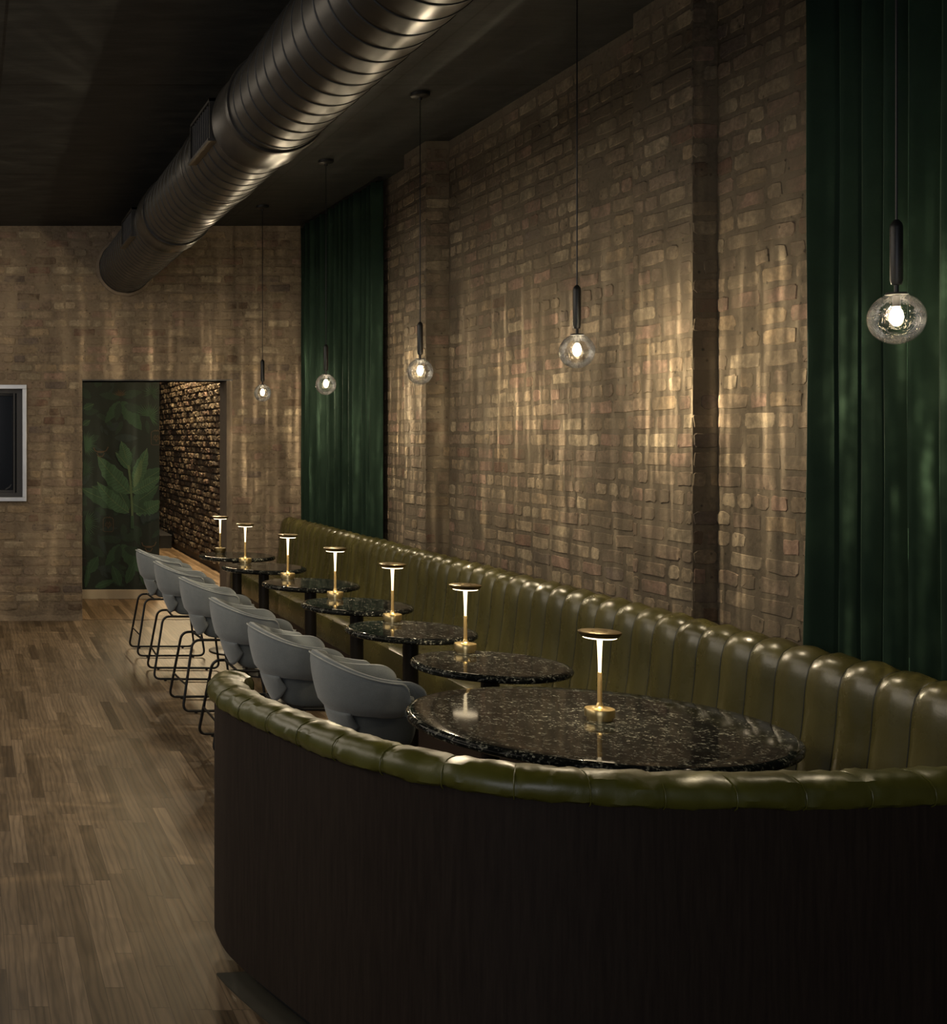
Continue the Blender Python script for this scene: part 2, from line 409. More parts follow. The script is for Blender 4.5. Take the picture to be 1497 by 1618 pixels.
# window in far wall
def ring(mb, x0, x1, z0, z1, wd, y0, y1):
    mb.box(x0, x1, y0, y1, z1-wd, z1); mb.box(x0, x1, y0, y1, z0, z0+wd)
    mb.box(x0, x0+wd, y0, y1, z0+wd, z1-wd); mb.box(x1-wd, x1, y0, y1, z0+wd, z1-wd)
mb = MB(); ring(mb, WX0-.02, WX1+.025, WZ0-.026, WZ1+.025, .04, FY-.03, FY+.02)
wn = structure(mb.build('window_1', M['aluminium'], bevel=.003), 'aluminium framed dark window in the brick end wall', 'window')
mb = MB(); ring(mb, WX0, WX1-.012, WZ0, WZ1, .055, FY+.03, FY+.10); ring(mb, WX0+.05, WX1-.06, WZ0+.05, WZ1-.05, .025, FY+.10, FY+.16)
mb.box(WX1-.10, WX1-.085, FY+.02, FY+.09, WZ0+.05, WZ1-.05)
mb.build('window_sash', M['dark_frame'], wn)
mb = MB(); mb.box(WX0, WX1, FY+.165, FY+.172, WZ0, WZ1); mb.build('window_pane', M['dark_glass'], wn)
mb = MB(); mb.add([(WX1-.17, FY+.155, WZ0+.075), (WX1-.125, FY+.155, WZ0+.10), (WX1-.11, FY+.155, WZ0+.13), (WX1-.12, FY+.155, WZ0+.13), (WX1-.135, FY+.155, WZ0+.11), (WX1-.175, FY+.155, WZ0+.085)], [(0, 1, 2, 3, 4, 5)])
mb.build('window_latch', M['dark_frame'], wn)

# floor, hall floor, ceiling
mb = MB(); mb.box(-3.2, WX+.25, -1.5, FY+.12, -.06, 0)
structure(mb.build('floor', M['floor']), 'brown oak strip floor running towards the end wall', 'floor')
mb = MB(); xs = [DX0-1.2+ (WX+.2-DX0+1.2)*i/90 for i in range(91)]
fr = [FY+.02+.05*noise.noise(Vector((x*4, 0, 1)))+.02*noise.noise(Vector((x*17, 3, 1))) for x in xs]
mb.grid([[(x, max(y, FY-.05), .004) for x, y in zip(xs, fr)], [(x, 21.5, .004) for x in xs]], smooth=False)
mb.grid([[(x, max(y, FY-.05), -.05) for x, y in zip(xs, fr)], [(x, max(y, FY-.05), .004) for x, y in zip(xs, fr)]], smooth=False)
structure(mb.build('floor_hallway', M['floor_hall'], recalc=False), 'warmer wood floor inside the hallway', 'floor')
mb = MB(); mb.box(-3.2, WX+.25, -1.5, FY+.3, CZ, CZ+.1)
structure(mb.build('ceiling', M['ceiling']), 'black painted ceiling with panel seams', 'ceiling')
mb = MB(); mb.box(DX0-1.2, WX+.25, FY+.3, 21.5, CZ, CZ+.1)
structure(mb.build('ceiling_hallway', M['ceiling']))

# hallway: rough brick right wall, end, wallpapered wall
mb = MB(); HX = 3.24
mb.box(HX, HX+.25, FY+T, 21.5, 0, CZ, 0, (.12, .085, .05))
bricks(mb, (HX, 0, 0), (0, 1, 0), (-1, 0, 0), FY+T, 21.4, .02, 3.2, seed=77, relief=.028, darkp=.15, gain=.75, joint=.018, jit=.016)
structure(mb.build('wall_hallway', M['brick_hall'], color=True, recalc=False), 'rough brick hallway wall raked by warm light', 'wall')
mb = MB(); mb.box(DX0-1.2, WX+.25, 21.4, 21.5, 0, CZ)
structure(mb.build('wall_hallway_end', M['paper0']))
MY = 13.28; ms = MY/F
mb = MB(); mb.box(DX0-1.2, 302*ms, MY+.004, MY+.14, 0, CZ)
structure(mb.build('wall_partition', M['paper0']), 'partition wall carrying the leaf wallpaper', 'wall')
mb = MB(); mb.box(DX0-1.2, 302*ms+.012, MY-.014, MY+.15, .004, .105)
structure(mb.build('baseboard_hallway', M['skirting'], bevel=.004), 'cream baseboard under the leaf wallpaper', 'baseboard')

# leaf wallpaper: one flat printed sheet; pixel positions of the photo converted to metres on that wall
def mp(px, py): return ((min(px, 251.9)+50)*ms, (690-py)*ms+CAMZ)
wp = MB(); layer = [0]
def flat(pts, mi):
    layer[0] += 1; y = MY-.0006-.00002*layer[0]
    wp.add([(x, y, z) for x, z in pts], [tuple(range(len(pts)))], mi)
def leaf(px, py, ang, L, Wd, mi, vein=4, bend=0.0):
    """leaf from its base at (px,py); ang in degrees from +x, up positive; sizes in photo pixels"""
    a = math.radians(ang); n = 14; left = []; right = []; mid = []
    for i in range(n+1):
        u = i/n; ww = Wd*.5*math.sin(PI*u**.85)**.8*(1-.12*u)
        bx = u*L; by = bend*L*u*u
        dx, dy = 1, 2*bend*u; q = math.hypot(dx, dy); nx, ny = -dy/q, dx/q
        jg = 1+.10*math.sin(i*2.3)
        for lst, s_ in ((left, 1), (right, -1)):
            lx, ly = bx+nx*ww*s_*jg, by+ny*ww*s_*jg
            lst.append(mp(px+lx*math.cos(a)-ly*math.sin(a), py-(lx*math.sin(a)+ly*math.cos(a))))
        mid.append(mp(px+bx*math.cos(a)-by*math.sin(a), py-(bx*math.sin(a)+by*math.cos(a))))
    layer[0] += 1; y = MY-.0006-.00002*layer[0]
    rows = [[(p[0], y, p[1]) for p in left], [(p[0], y, p[1]) for p in mid]]
    wp.grid(rows, mi=mi, smooth=False)
    wp.grid([[(p[0], y, p[1]) for p in mid], [(p[0], y, p[1]) for p in right]], mi=mi if mi < 2 else mi, smooth=False)
    if vein is not None:
        layer[0] += 1; y = MY-.0006-.00002*layer[0]; t_ = .6*ms*(1 if mi > 2 else .6)
        for i in range(n):
            (x0, z0), (x1, z1) = mid[i], mid[i+1]; d = math.hypot(x1-x0, z1-z0) or 1; nx, nz = -(z1-z0)/d*t_, (x1-x0)/d*t_
            wp.add([(x0-nx, y, z0-nz), (x1-nx, y, z1-nz), (x1+nx, y, z1+nz), (x0+nx, y, z0+nz)], [(0, 1, 2, 3)], vein)
        for i in range(2, n-1):
            for side in (left, right):
                (x0, z0) = mid[i-1]; (x1, z1) = side[i]; x1 = x0+(x1-x0)*.9; z1 = z0+(z1-z0)*.9
                d = math.hypot(x1-x0, z1-z0) or 1; nx, nz = -(z1-z0)/d*t_*.4, (x1-x0)/d*t_*.4
                wp.add([(x0-nx, y, z0-nz), (x1-nx, y, z1-nz), (x1+nx, y, z1+nz), (x0+nx, y, z0+nz)], [(0, 1, 2, 3)], 1 if mi == 3 else max(mi-1, 0) if mi < 5 else 1)
def stroke(pts, wd, mi):
    layer[0] += 1; y = MY-.0006-.00002*layer[0]; q = [mp(*p) for p in pts]; t_ = wd*ms*.5
    for (x0, z0), (x1, z1) in zip(q, q[1:]):
        d = math.hypot(x1-x0, z1-z0) or 1; nx, nz = -(z1-z0)/d*t_, (x1-x0)/d*t_
        wp.add([(x0-nx, y, z0-nz), (x1-nx, y, z1-nz), (x1+nx, y, z1+nz), (x0+nx, y, z0+nz)], [(0, 1, 2, 3)], mi)
def fan(px, py, r, a0, a1, n, mi):
    for i in range(n):
        a = math.radians(a0+(a1-a0)*i/(n-1)); rr = r*(.8+.2*((i*7) % 3)/2)
        layer[0] += 1; y = MY-.0006-.00002*layer[0]
        p0 = mp(px, py); p1 = mp(px+rr*math.cos(a), py-rr*math.sin(a)); pm = ((p0[0]+p1[0])/2, (p0[1]+p1[1])/2)
        d = math.hypot(p1[0]-p0[0], p1[1]-p0[1]); nx, nz = -(p1[1]-p0[1])/d*.6*ms, (p1[0]-p0[0])/d*.6*ms
        wp.add([(p0[0], y, p0[1]), (pm[0]-nx, y, pm[1]-nz), (p1[0], y, p1[1]), (pm[0]+nx, y, pm[1]+nz)], [(0, 1, 2, 3)], mi)
p0 = mp(100, 600); p1 = mp(252, 932)
wp.add([(p0[0], MY, p1[1]), (p1[0], MY, p1[1]), (p1[0], MY, p0[1]+.9), (p0[0], MY, p0[1]+.9)], [(0, 1, 2, 3)], 0)
rw = random.Random(11)
for i in range(70):
    leaf(rw.uniform(128, 244), rw.uniform(600, 930), rw.uniform(0, 360), rw.uniform(18, 38), rw.uniform(7, 14), rw.choice((1, 1, 5, 0)), None)
# drooping pairs (top and lower repeat)
for oy in (0, 226):
    for (x, y, a, L, W_, mi) in ((190, 634+oy, -125, 42, 16, 2), (192, 634+oy, -55, 56, 24, 2), (190, 628+oy, 172, 34, 13, 1), (192, 626+oy, 12, 34, 14, 1), (189, 636+oy, -100, 30, 12, 1), (196, 640+oy, -18, 38, 15, 1)):
        leaf(x, y, a, L, W_, mi, mi if mi == 2 else None)
    fan(190, 626+oy, 13, 20, 160, 9, 6 if oy == 0 else 5)
    for k in range(6): leaf(160+k*4, 672+oy+(k % 2)*6, -80+k*25, 12, 5, 5, None)
leaf(132, 646, 25, 18, 12, 2); leaf(131, 672, 35, 14, 10, 2)
fan(236, 658, 24, -60, 170, 22, 3); fan(240, 622, 18, -60, 200, 14, 2)
fan(133, 702, 24, -80, 90, 20, 3); fan(132, 740, 20, -90, 90, 16, 2); fan(133, 826, 26, -70, 70, 14, 3); fan(132, 850, 20, -70, 70, 12, 2)
# the banana plant
for (x, y, a, L, W_, mi, bd) in ((205, 800, 152, 64, 26, 2, .0), (207, 798, 30, 50, 20, 2, .1), (200, 800, 166, 74, 22, 2, -.14), (204, 806, 118, 44, 15, 2, 0), (206, 780, 138, 74, 25, 3, -.12), (208, 772, 35, 58, 22, 2, -.05), (208, 778, 22, 50, 17, 3, .12),
                                   (203, 738, 103, 40, 17, 3, .05), (206, 742, 128, 34, 11, 3, .05), (211, 768, 68, 60, 18, 3, .04), (212, 770, 72, 44, 9, 4, .06), (204, 810, 150, 64, 20, 3, -.25), (215, 812, 22, 46, 20, 3, .05), (207, 794, -30, 26, 18, 2, 0)):
    leaf(x, y, a, L*1.06, W_*1.22, mi, 4 if mi >= 2 else None, bd)
stroke([(203, 735), (206, 760), (208, 790), (209, 815)], 3.5, 4); stroke([(209, 815), (209, 835)], 5, 2)
for k in range(9): leaf(226+(k % 4)*6, 812+(k//4)*8, -100+k*22, 13, 7, 5, None)
for (x, y, a, L, W_, mi) in ((140, 905, 60, 30, 18, 2), (150, 928, 20, 34, 12, 2), (190, 925, 112, 34, 16, 2), (200, 922, 70, 40, 15, 2), (230, 925, 100, 34, 14, 2), (165, 880, 140, 30, 12, 1), (135, 928, 80, 40, 9, 2)):
    leaf(x, y, a, L, W_, mi, 3 if mi == 2 else None)
# rust coloured horned mask motifs
for (x, y) in ((159, 713), (235, 863)):
    stroke([(x-11, y-6), (x-9, y-1), (x-4, y+1), (x, y+2), (x+4, y+1), (x+9, y-1), (x+12, y-7)], 1.6, 6)
    stroke([(x-6, y+3), (x-3, y+8), (x+3, y+8), (x+6, y+3)], 1.3, 6); stroke([(x-5, y+1), (x+5, y+1)], 3.0, 6); stroke([(x, y+8), (x, y+14)], .6, 6)
# cartouche with a sprig emblem
def cart(x, y):
    stroke([(x-6, y-11), (x+6, y-11), (x+8, y-8), (x+8, y+9), (x+6, y+11), (x-6, y+11), (x-8, y+9), (x-8, y-8), (x-6, y-11)], .8, 6)
    stroke([(x-4, y-11), (x-2, y-13), (x, y-11), (x+2, y-13), (x+4, y-11)], .7, 6)
    for s_ in (-1, 1):
        stroke([(x, y+6), (x+s_*3, y-1), (x+s_*2, y-5), (x, y)], .8, 6); stroke([(x, y+3), (x+s_*5, y+2), (x+s_*4, y-3)], .7, 6)
cart(171, 829); cart(252-5, 692)
tag(wp.build('wallpaper', [M['paper0'], M['paper1'], M['paper2'], M['paper3'], M['paper4'], M['paper5'], M['paper6']], recalc=False), 'dark green tropical leaf wallpaper seen through the doorway', 'wallpaper')
mb = MB(); a = mp(129, 894); b_ = mp(135.5, 882); mb.box(a[0], b_[0], MY-.012, MY-.002, a[1], b_[1])
tag(mb.build('wall_socket', M['black'], bevel=.002), 'small black wall socket low on the leaf wallpaper', 'socket')
mb = MB(); mb.box(3.00, HX-.06, 19.3, 20.6, .004, .20); pl = empty('low_plinth', (3.12, 18.9, .004))
o = mb.build('box', M['black'], pl); o.location = (-3.12, -18.9, -.004)
mb = MB(); mb.box(2.99, HX-.058, 19.29, 20.61, .20, .215); o = mb.build('top_plate', M['dark_frame'], pl, (-3.12, -18.9, -.004))
tag(pl, 'low dark plinth on the floor against the hallway brick wall', 'plinth')

# ------------------------------------------------------------------ spiral duct
DXc, DZc, DR = 1.50, 3.37, .243
duct = empty('ventilation_duct', (DXc, FY, DZc))
tag(duct, 'large black spiral round duct running under the ceiling into the end wall', 'duct')
def spiral(y0, y1, r, name, pitch=.15):
    mb = MB(); n = 72; prof = [(-.5, 0), (-.040, 0), (-.030, .0035), (.030, .0035), (.040, 0), (.5, 0)]
    rows = []; turns = int((y1-y0)/pitch)+2
    vs = []
    for k in range(-1, turns):
        for (u, dr) in prof[:-1]:
            row = []
            for j in range(n+1):
                a = 2*PI*j/n; y = y0+(k+.5+u+j/n)*pitch
                y = min(max(y, y0), y1)
                row.append((math.cos(a)*(r+dr), y-FY, math.sin(a)*(r+dr)))
            rows.append(row)
    nv = n+1; allv = [p for q in rows for p in q]; fa = []; fb = []
    for i in range(len(rows)-1):
        for j in range(n):
            f = (i*nv+j, i*nv+j+1, (i+1)*nv+j+1, (i+1)*nv+j)
            ys = [allv[q][1] for q in f]
            if max(ys)-min(ys) < 1e-6: continue
            (fb if (i % 5) in (1, 2, 3) else fa).append(f)
    mb.add(allv, fa, 0, smooth=True); 
    b0 = 0
    for f in fb: mb.f.append(list(f)); mb.m.append(1); mb.c.append((1, 1, 1)); mb.sm.append(True)
    return mb.build(name, [M['duct'], M['duct_seam']], duct, recalc=False)
spiral(-1.2, 6.0, DR, 'duct_section'); spiral(6.28, 8.86, DR, 'duct_section'); spiral(9.12, FY+.1, DR+.004, 'duct_section', .13)
def band(y0, y1, dr, name, bead=True):
    mb = MB(); n = 72; r = DR
    prof = [(y0, r-.004), (y0, r+dr), (y0+.03, r+dr+.006), (y0+.05, r+dr), (y1-.05, r+dr), (y1-.03, r+dr+.006), (y1, r+dr), (y1, r-.004)]
    mb.grid([[(math.cos(2*PI*k/n)*q, y-FY, math.sin(2*PI*k/n)*q) for k in range(n)] for y, q in prof], closed_v=True)
    return mb.build(name, M['duct'], duct)
band(5.95, 6.32, .010, 'duct_coupling'); band(8.82, 9.16, .012, 'duct_coupling'); band(7.28, 7.34, .003, 'duct_coupling')
def register(y0, y1):
    # saddle grille on the room side of the duct
    mb = MB(); r = DR+.006; z0, z1 = -.09, .12
    mb.box(-r-.012, -r+.09, y0-FY, y0-FY+.015, z0, z1); mb.box(-r-.012, -r+.09, y1-FY-.015, y1-FY, z0, z1)
    mb.box(-r-.012, -r+.09, y0-FY, y1-FY, z1-.015, z1)
    fr_ = mb.build('register_frame', M['duct'], duct)
    nn = 9
    for k in range(nn):
        mb = MB(); yy = y0-FY+.05+(y1-y0-.1)*k/(nn-1); mb.box(-r-.004, -r+.05, yy-.004, yy+.004, z0+.01, z1-.012)
        mb.build('louvre_slat', M['dark_frame'], fr_)
    mb = MB(); mb.box(-r+.02, -r+.05, y0-FY+.01, y1-FY-.01, z0, z1)
    mb.build('register_back', M['dark_frame'], fr_)
    mb = MB(); mb.add([(-r-.022, y0-FY-.01, z0-.012), (-r+.05, y0-FY-.01, z0-.012), (-r+.05, y1-FY+.01, z0-.012), (-r-.022, y1-FY+.01, z0-.012), (-r-.022, y0-FY-.01, z0+.002), (-r+.05, y0-FY-.01, z0+.002), (-r+.05, y1-FY+.01, z0+.002), (-r-.022, y1-FY+.01, z0+.002)],
        [(0, 1, 2, 3), (4, 7, 6, 5), (0, 4, 5, 1), (1, 5, 6, 2), (2, 6, 7, 3), (3, 7, 4, 0)]); mb.build('register_lip', M['aluminium'] if False else M['duct'], fr_)
register(6.34, 6.90); register(9.36, 9.98)
mb = MB(); n = 60
mb.grid([[(math.cos(2*PI*k/n)*q*(1+.02*noise.noise(Vector((k*.4, 0, 0)))), y, math.sin(2*PI*k/n)*q*(1+.02*noise.noise(Vector((k*.4, 5, 0))))) for k in range(n)] for y, q in ((-.004, DR+.04), (-.022, DR+.035), (-.03, DR+.012), (-.012, DR))], closed_v=True)
mb.build('mortar_collar', M['plaster'], duct)
for y in (2.0, 4.9, 7.7, 10.6):
    mb = MB(); mb.tube([(0, y-FY, DR-.005), (0, y-FY, CZ-DZc)], .006, 8); mb.build('hanger_rod', M['black'], duct)

# ------------------------------------------------------------------ sweep along a path
def resample(pts, step):
    P = [Vector((p[0], p[1], 0)) for p in pts]
    dense = []
    for i in range(len(P)-1):       # catmull rom
        a = P[max(i-1, 0)]; b_ = P[i]; c = P[i+1]; d = P[min(i+2, len(P)-1)]
        for k in range(20):
            u = k/20; dense.append(.5*((2*b_)+(c-a)*u+(2*a-5*b_+4*c-d)*u*u+(3*b_-a-3*c+d)*u**3))
    dense.append(P[-1])
    L = [0]
    for i in range(1, len(dense)): L.append(L[-1]+(dense[i]-dense[i-1]).length)
    n = max(2, int(round(L[-1]/step))); out = []; j = 0
    for k in range(n+1):
        s_ = L[-1]*k/n
        while j < len(L)-2 and L[j+1] < s_: j += 1
        u = (s_-L[j])/max(L[j+1]-L[j], 1e-9); out.append(dense[j].lerp(dense[j+1], min(u, 1)))
    return out, L[-1]
def normals(pts, side):
    N = []
    for i in range(len(pts)):
        d = (pts[min(i+1, len(pts)-1)]-pts[max(i-1, 0)]).normalized(); N.append(Vector((d.y*side, -d.x*side, 0)))
    return N
def sweep(pts, nrm, prof, puff=None, closed=True, caps=True, mi=0, mb=None, step=None):
    mb = mb or MB(); rows = []; m_ = len(prof)
    cxp = sum(p[0] for p in prof)/m_; czp = sum(p[1] for p in prof)/m_
    for i, (p, n_) in enumerate(zip(pts, nrm)):
        row = []
        for k, q in enumerate(prof):
            d, z = q[0], q[1]
            if puff:
                a = prof[(k-1) % m_]; b_ = prof[(k+1) % m_]; tx, tz = b_[0]-a[0], b_[1]-a[1]; L = math.hypot(tx, tz) or 1
                amt = puff(i, k)*(q[2] if len(q) > 2 else 1)
                nx, nz = tz/L, -tx/L
                if (nx*(d-cxp)+nz*(z-czp)) < 0: nx, nz = -nx, -nz
                d += nx*amt; z += nz*amt
            v = p+n_*d; row.append((v.x, v.y, z))
        rows.append(row)
    mb.grid(rows, closed_v=closed, mi=mi, cap=caps and closed)
    return mb
PITCH = .165
# ------------------------------------------------------------------ long banquette against the wall
BX = 3.095
bq = empty('banquette', (BX-.3, 7.8, 0))
tag(bq, 'long olive green leather banquette with channelled back along the brick wall', 'banquette')
OFF = (-(BX-.3), -7.8, 0)
y_far, y_near = 11.74, 3.72; sub = 12
nch = int(round((y_far-y_near)/PITCH)); NS = nch*sub
pts = [Vector((BX, y_far+(y_near-y_far)*i/NS, 0)) for i in range(NS+1)]; nrm = [Vector((-1, 0, 0))]*len(pts)
def chan(i):
    u = (i % sub)/sub; return math.sin(PI*u)**.75 if 0 < u < 1 else 0
rb = random.Random(4); chv = [rb.uniform(.85, 1.12) for _ in range(nch+2)]
bprof = [(0, .42, 0), (0, .70, 0), (0, .930, .0), (.006, .955, .3), (.022, .972, .7), (.045, .978, 1), (.072, .972, 1), (.097, .955, 1.1), (.114, .925, 1.1), (.124, .885, 1.0), (.129, .84, .9), (.133, .78, .9), (.139, .72, .9), (.148, .65, .9), (.158, .58, .9), (.168, .52, .8), (.176, .47, .6), (.176, .42, .4)]
def bpuff(i, k):
    wr = .0035*noise.noise(Vector((i*.35, k*.7, 0)))*chan(i)
    return .019*chan(i)*chv[i//sub]+wr
mb = sweep(pts, nrm, bprof, bpuff)
ob = mb.build('backrest', M['leather'], bq, OFF)
# piping in the seams
brest = ob
for c in range(1, nch):
    i = c*sub; p = pts[i]; mb = MB()
    mb.tube([(p.x-d, p.y, z) for d, z, _ in bprof[3:]], .0028, 6)
    mb.build('seam_piping', M['piping'], brest)
SX = 2.50
sprof = [(.12, .30), (.12, .48), (.30, .497), (.50, .500), (.57, .497), (.592, .485), (.600, .465), (.602, .40), (.602, .33), (.596, .315), (.56, .305), (.3, .30)]
NS2 = 160
pts2 = [Vector((BX, y_far+(4.0-y_far)*i/NS2, 0)) for i in range(NS2+1)]
seamy = [10.9, 9.95, 9.0, 8.05, 7.1, 6.15, 5.2, 4.3]
def spuff(i, k):
    y = pts2[i].y; d = min(abs(y-q) for q in seamy); g = -.007*math.exp(-(d/.03)**2)
    return g+.006*noise.noise(Vector((y*2.2, k*.4, 3)))
sweep(pts2, [Vector((-1, 0, 0))]*len(pts2), sprof, spuff).build('seat', M['leather'], bq, OFF)
mb = MB(); mb.box(SX+.035, BX, 4.0, y_far, .0, .302); mb.build('base_panel', M['kick_brown'], bq, OFF)
mb = MB(); mb.box(SX+.03, BX-.02, y_far-.0, y_far+.02, 0, .5); mb.build('end_panel', M['kick_brown'], bq, OFF)

# ------------------------------------------------------------------ curved booth
bt = empty('curved_booth', (1.9, 3.4, 0))
tag(bt, 'curved booth with dark brown outer panel and olive leather rail in the foreground', 'booth')
OB = (-1.9, -3.4, 0)
cpts = [(.905, 4.36), (.850, 4.26), (.838, 4.12), (.850, 3.97), (.915, 3.734), (1.045, 3.371), (1.205, 3.157), (1.395, 3.036), (1.600, 2.984), (1.825, 2.966), (2.065, 2.972), (2.38, 3.004), (2.66, 3.07), (2.88, 3.22), (3.03, 3.45), (3.09, 3.70)]
cp, CL = resample(cpts, PITCH/12); cn = normals(cp, -1)
# make sure normals point into the booth
cc = Vector((2.1, 4.0, 0)); mid = len(cp)//2
if (cc-cp[mid]).dot(cn[mid]) < 0: cn = [-n_ for n_ in cn]
nseg = max(1, round(CL/PITCH)); 
def cch(i):
    u = (i % 12)/12; return math.sin(PI*u)**.5 if 0 < u < 1 else 0
# panel
mb = sweep(cp, cn, [(0, .07), (0, .875), (.045, .875), (.045, .07)]); mb.build('outer_panel', M['panel'], bt, OB)
mb = sweep(cp[6:], cn[6:], [(.07, 0), (.07, .075), (.12, .075), (.12, 0)]); mb.build('toe_kick', M['kick'], bt, OB)
rprof = [(.012, .858), (-.010, .858), (-.020, .866), (-.024, .882), (-.020, .902), (-.006, .918), (.018, .927), (.045, .929), (.075, .925), (.098, .912), (.108, .893), (.108, .868), (.10, .85), (.07, .845), (.04, .848)]
def rpuff(i, k):
    dist = min(i % 12, 12-(i % 12))
    sharp = -.0025*math.exp(-(dist/.7)**2)
    wr = .006*noise.noise(Vector((i*.22, k*.5, 9)))+.003*noise.noise(Vector((i*.8, k*.8, 2)))
    return .0015*cch(i)+sharp+wr
NR = len(cp)
mb = sweep(cp, cn, rprof, rpuff, caps=False)
# rounded ends of the rail
for (ii, sgn) in ((0, 1), (NR-1, -1)):
    d = (cp[0]-cp[1]).normalized() if ii == 0 else (cp[-1]-cp[-2]).normalized(); rows = []
    for s_, e in ((0, 0), (.6, .012), (.9, .022), (1.0, .026)):
        row = []; q = 1-s_*.55
        for k, pr in enumerate(rprof):
            dd = .042+(pr[0]-.042)*q; zz = .888+(pr[1]-.888)*q; v = cp[ii]+cn[ii]*dd+d*e; row.append((v.x, v.y, zz))
        rows.append(row)
    mb.grid(rows, closed_v=True, cap=True)
rail = mb.build('rail', M['leather_rail'], bt, OB)
for i in range(12, NR-6, 12):
    mb = MB(); mb.tube([(cp[i]+cn[i]*(d+(-.002 if d < .04 else .0)) + Vector((0, 0, z-.003))) for d, z in rprof[1:12]], .0016, 6)
    mb.build('rail_piping', M['leather_rail'], rail)
# inner channelled back and seat
iprof = [(.040, .40), (.040, .850), (.085, .853), (.108, .845), (.122, .80), (.132, .72), (.145, .62), (.160, .52), (.170, .45), (.170, .40)]
def ipuff(i, k): return .016*cch(i) if k >= 3 else 0
k0 = 8
mb = sweep(cp[k0:], cn[k0:], iprof, lambda i, k: ipuff(i+k0, k)); mb.build('inner_back', M['leather'], bt, OB)
seatp = [(.10, .30), (.10, .48), (.30, .497), (.46, .498), (.500, .485), (.51, .46), (.51, .33), (.49, .31)]
mb = sweep(cp[k0:-14], cn[k0:-14], seatp); mb.build('seat', M['leather'], bt, OB)
mb = sweep(cp[k0:-14], cn[k0:-14], [(.125, 0), (.125, .31), (.45, .31), (.45, 0)]); mb.build('seat_base', M['kick_brown'], bt, OB)
# dark olive strip of floor round the booth foot
sp = [p for p in cp if p.y < 4.03]; k1 = cp.index(sp[0])
mb = sweep(cp[k1:-10], cn[k1:-10], [(-.035, 0), (-.035, .006), (.069, .006), (.069, 0)]); structure(mb.build('trim_3', M['trim_floor']), 'olive brown floor strip round the foot of the curved booth', 'trim')

# ------------------------------------------------------------------ curtains
def curtain(name, y0, y1, x0, pitch, amp, label, seed):
    mb = MB(); rnd = random.Random(seed); n = int((y1-y0)/.006); NZ = 26
    ph = [0]; 
    while ph[-1] < (y1-y0)+1: ph.append(ph[-1]+pitch*rnd.uniform(.7, 1.35))
    am = [rnd.uniform(.7, 1.15) for _ in ph]
    rows = []
    for j in range(NZ+1):
        z = .02+(CZ-.03-.02)*j/NZ; row = []; tz = z/CZ
        for i in range(n+1):
            s_ = (y1-y0)*i/n; ss = s_+.03*(1-tz)*noise.noise(Vector((s_*2, seed, z*.5)))+.012*noise.noise(Vector((s_*6, seed, z*.9)))
            k = 0
            while k < len(ph)-2 and ph[k+1] < ss: k += 1
            u = (ss-ph[k])/(ph[k+1]-ph[k]); u = min(max(u, 0), 1)
            f = .5-.5*math.cos(2*PI*u)
            x = x0-amp*am[k]*f*(.9+.1*(1-tz)) - .006*noise.noise(Vector((s_*9, z*1.2, seed)))
            row.append((x, y0+s_+.012*math.sin(2*PI*u)*am[k], z))
        rows.append(row)
    mb.grid(rows)
    e = empty(name, (x0, (y0+y1)/2, .02))
    o = mb.build('drape', M['velvet'], e, (-x0, -(y0+y1)/2, -.02), recalc=False)
    so = o.modifiers.new('thick', 'SOLIDIFY'); so.thickness = .004
    mb = MB(); mb.box(x0-.05, x0-.02, y0-.03, y1+.02, CZ-.028, CZ); mb.build('curtain_track', M['black'], e, (-x0, -(y0+y1)/2, -.02))
    tag(e, label, 'curtain'); return e
curtain('velvet_curtain', 9.56, 11.73, 3.215, .14, .085, 'dark green velvet curtain hanging in the far corner by the end wall', 3)
curtain('velvet_curtain', 2.9, 4.62, 3.215, .125, .092, 'dark green velvet curtain hanging nearest the camera at the right edge', 8)

# ------------------------------------------------------------------ tables
TZ = .787
def table(x, y, R, label, group, base_r, col_r, seed):
    e = empty('round_table', (x, y, 0)); tag(e, label, 'table', group)
    mb = MB(); n = 96; th = .032; rows = []
    prof = [(0, TZ), (.5, TZ), (R-.022, TZ), (R-.012, TZ-.002), (R-.004, TZ-.007), (R, TZ-.015), (R-.002, TZ-.024), (R-.010, TZ-.030), (R-.02, TZ-th), (R*.3, TZ-th), (0, TZ-th)]
    prof = [(min(r, R-.03) if i < 2 else r, z) for i, (r, z) in enumerate(prof)]
    for k, (r, z) in enumerate(prof):
        row = []
        for j in range(n):
            a = 2*PI*j/n; jg = 0
            if 3 <= k <= 7: jg = .0018*noise.noise(Vector((math.cos(a)*R*26, math.sin(a)*R*26, z*60+seed)))
            row.append(((r+jg)*math.cos(a), (r+jg)*math.sin(a), z))
        rows.append(row)
    mb.grid(rows, closed_v=True)
    mb.build('tabletop', M['granite'], e)
    mb = MB(); mb.lathe([(0, TZ-th-.010), (col_r*3.0, TZ-th-.010), (col_r*3.0, TZ-th+.0005), (0, TZ-th+.0005)], 32); mb.build('top_plate', M['column'], e)
    mb = MB(); mb.lathe([(col_r, .022), (col_r, TZ-th-.008)], 32)
    mb.build('column', M['column'], e)
    mb = MB(); mb.lathe([(0, .0), (base_r, 0), (base_r, .010), (base_r-.012, .016), (col_r*1.6, .022), (col_r*1.2, .03), (0, .03)], 48)
    mb.build('base', M['black'], e)
    return e
tabs = [(2.186, 10.04, .304), (2.194, 9.16, .308), (2.255, 8.13, .312), (2.238, 7.11, .312), (2.215, 6.18, .315), (2.225, 5.26, .322)]
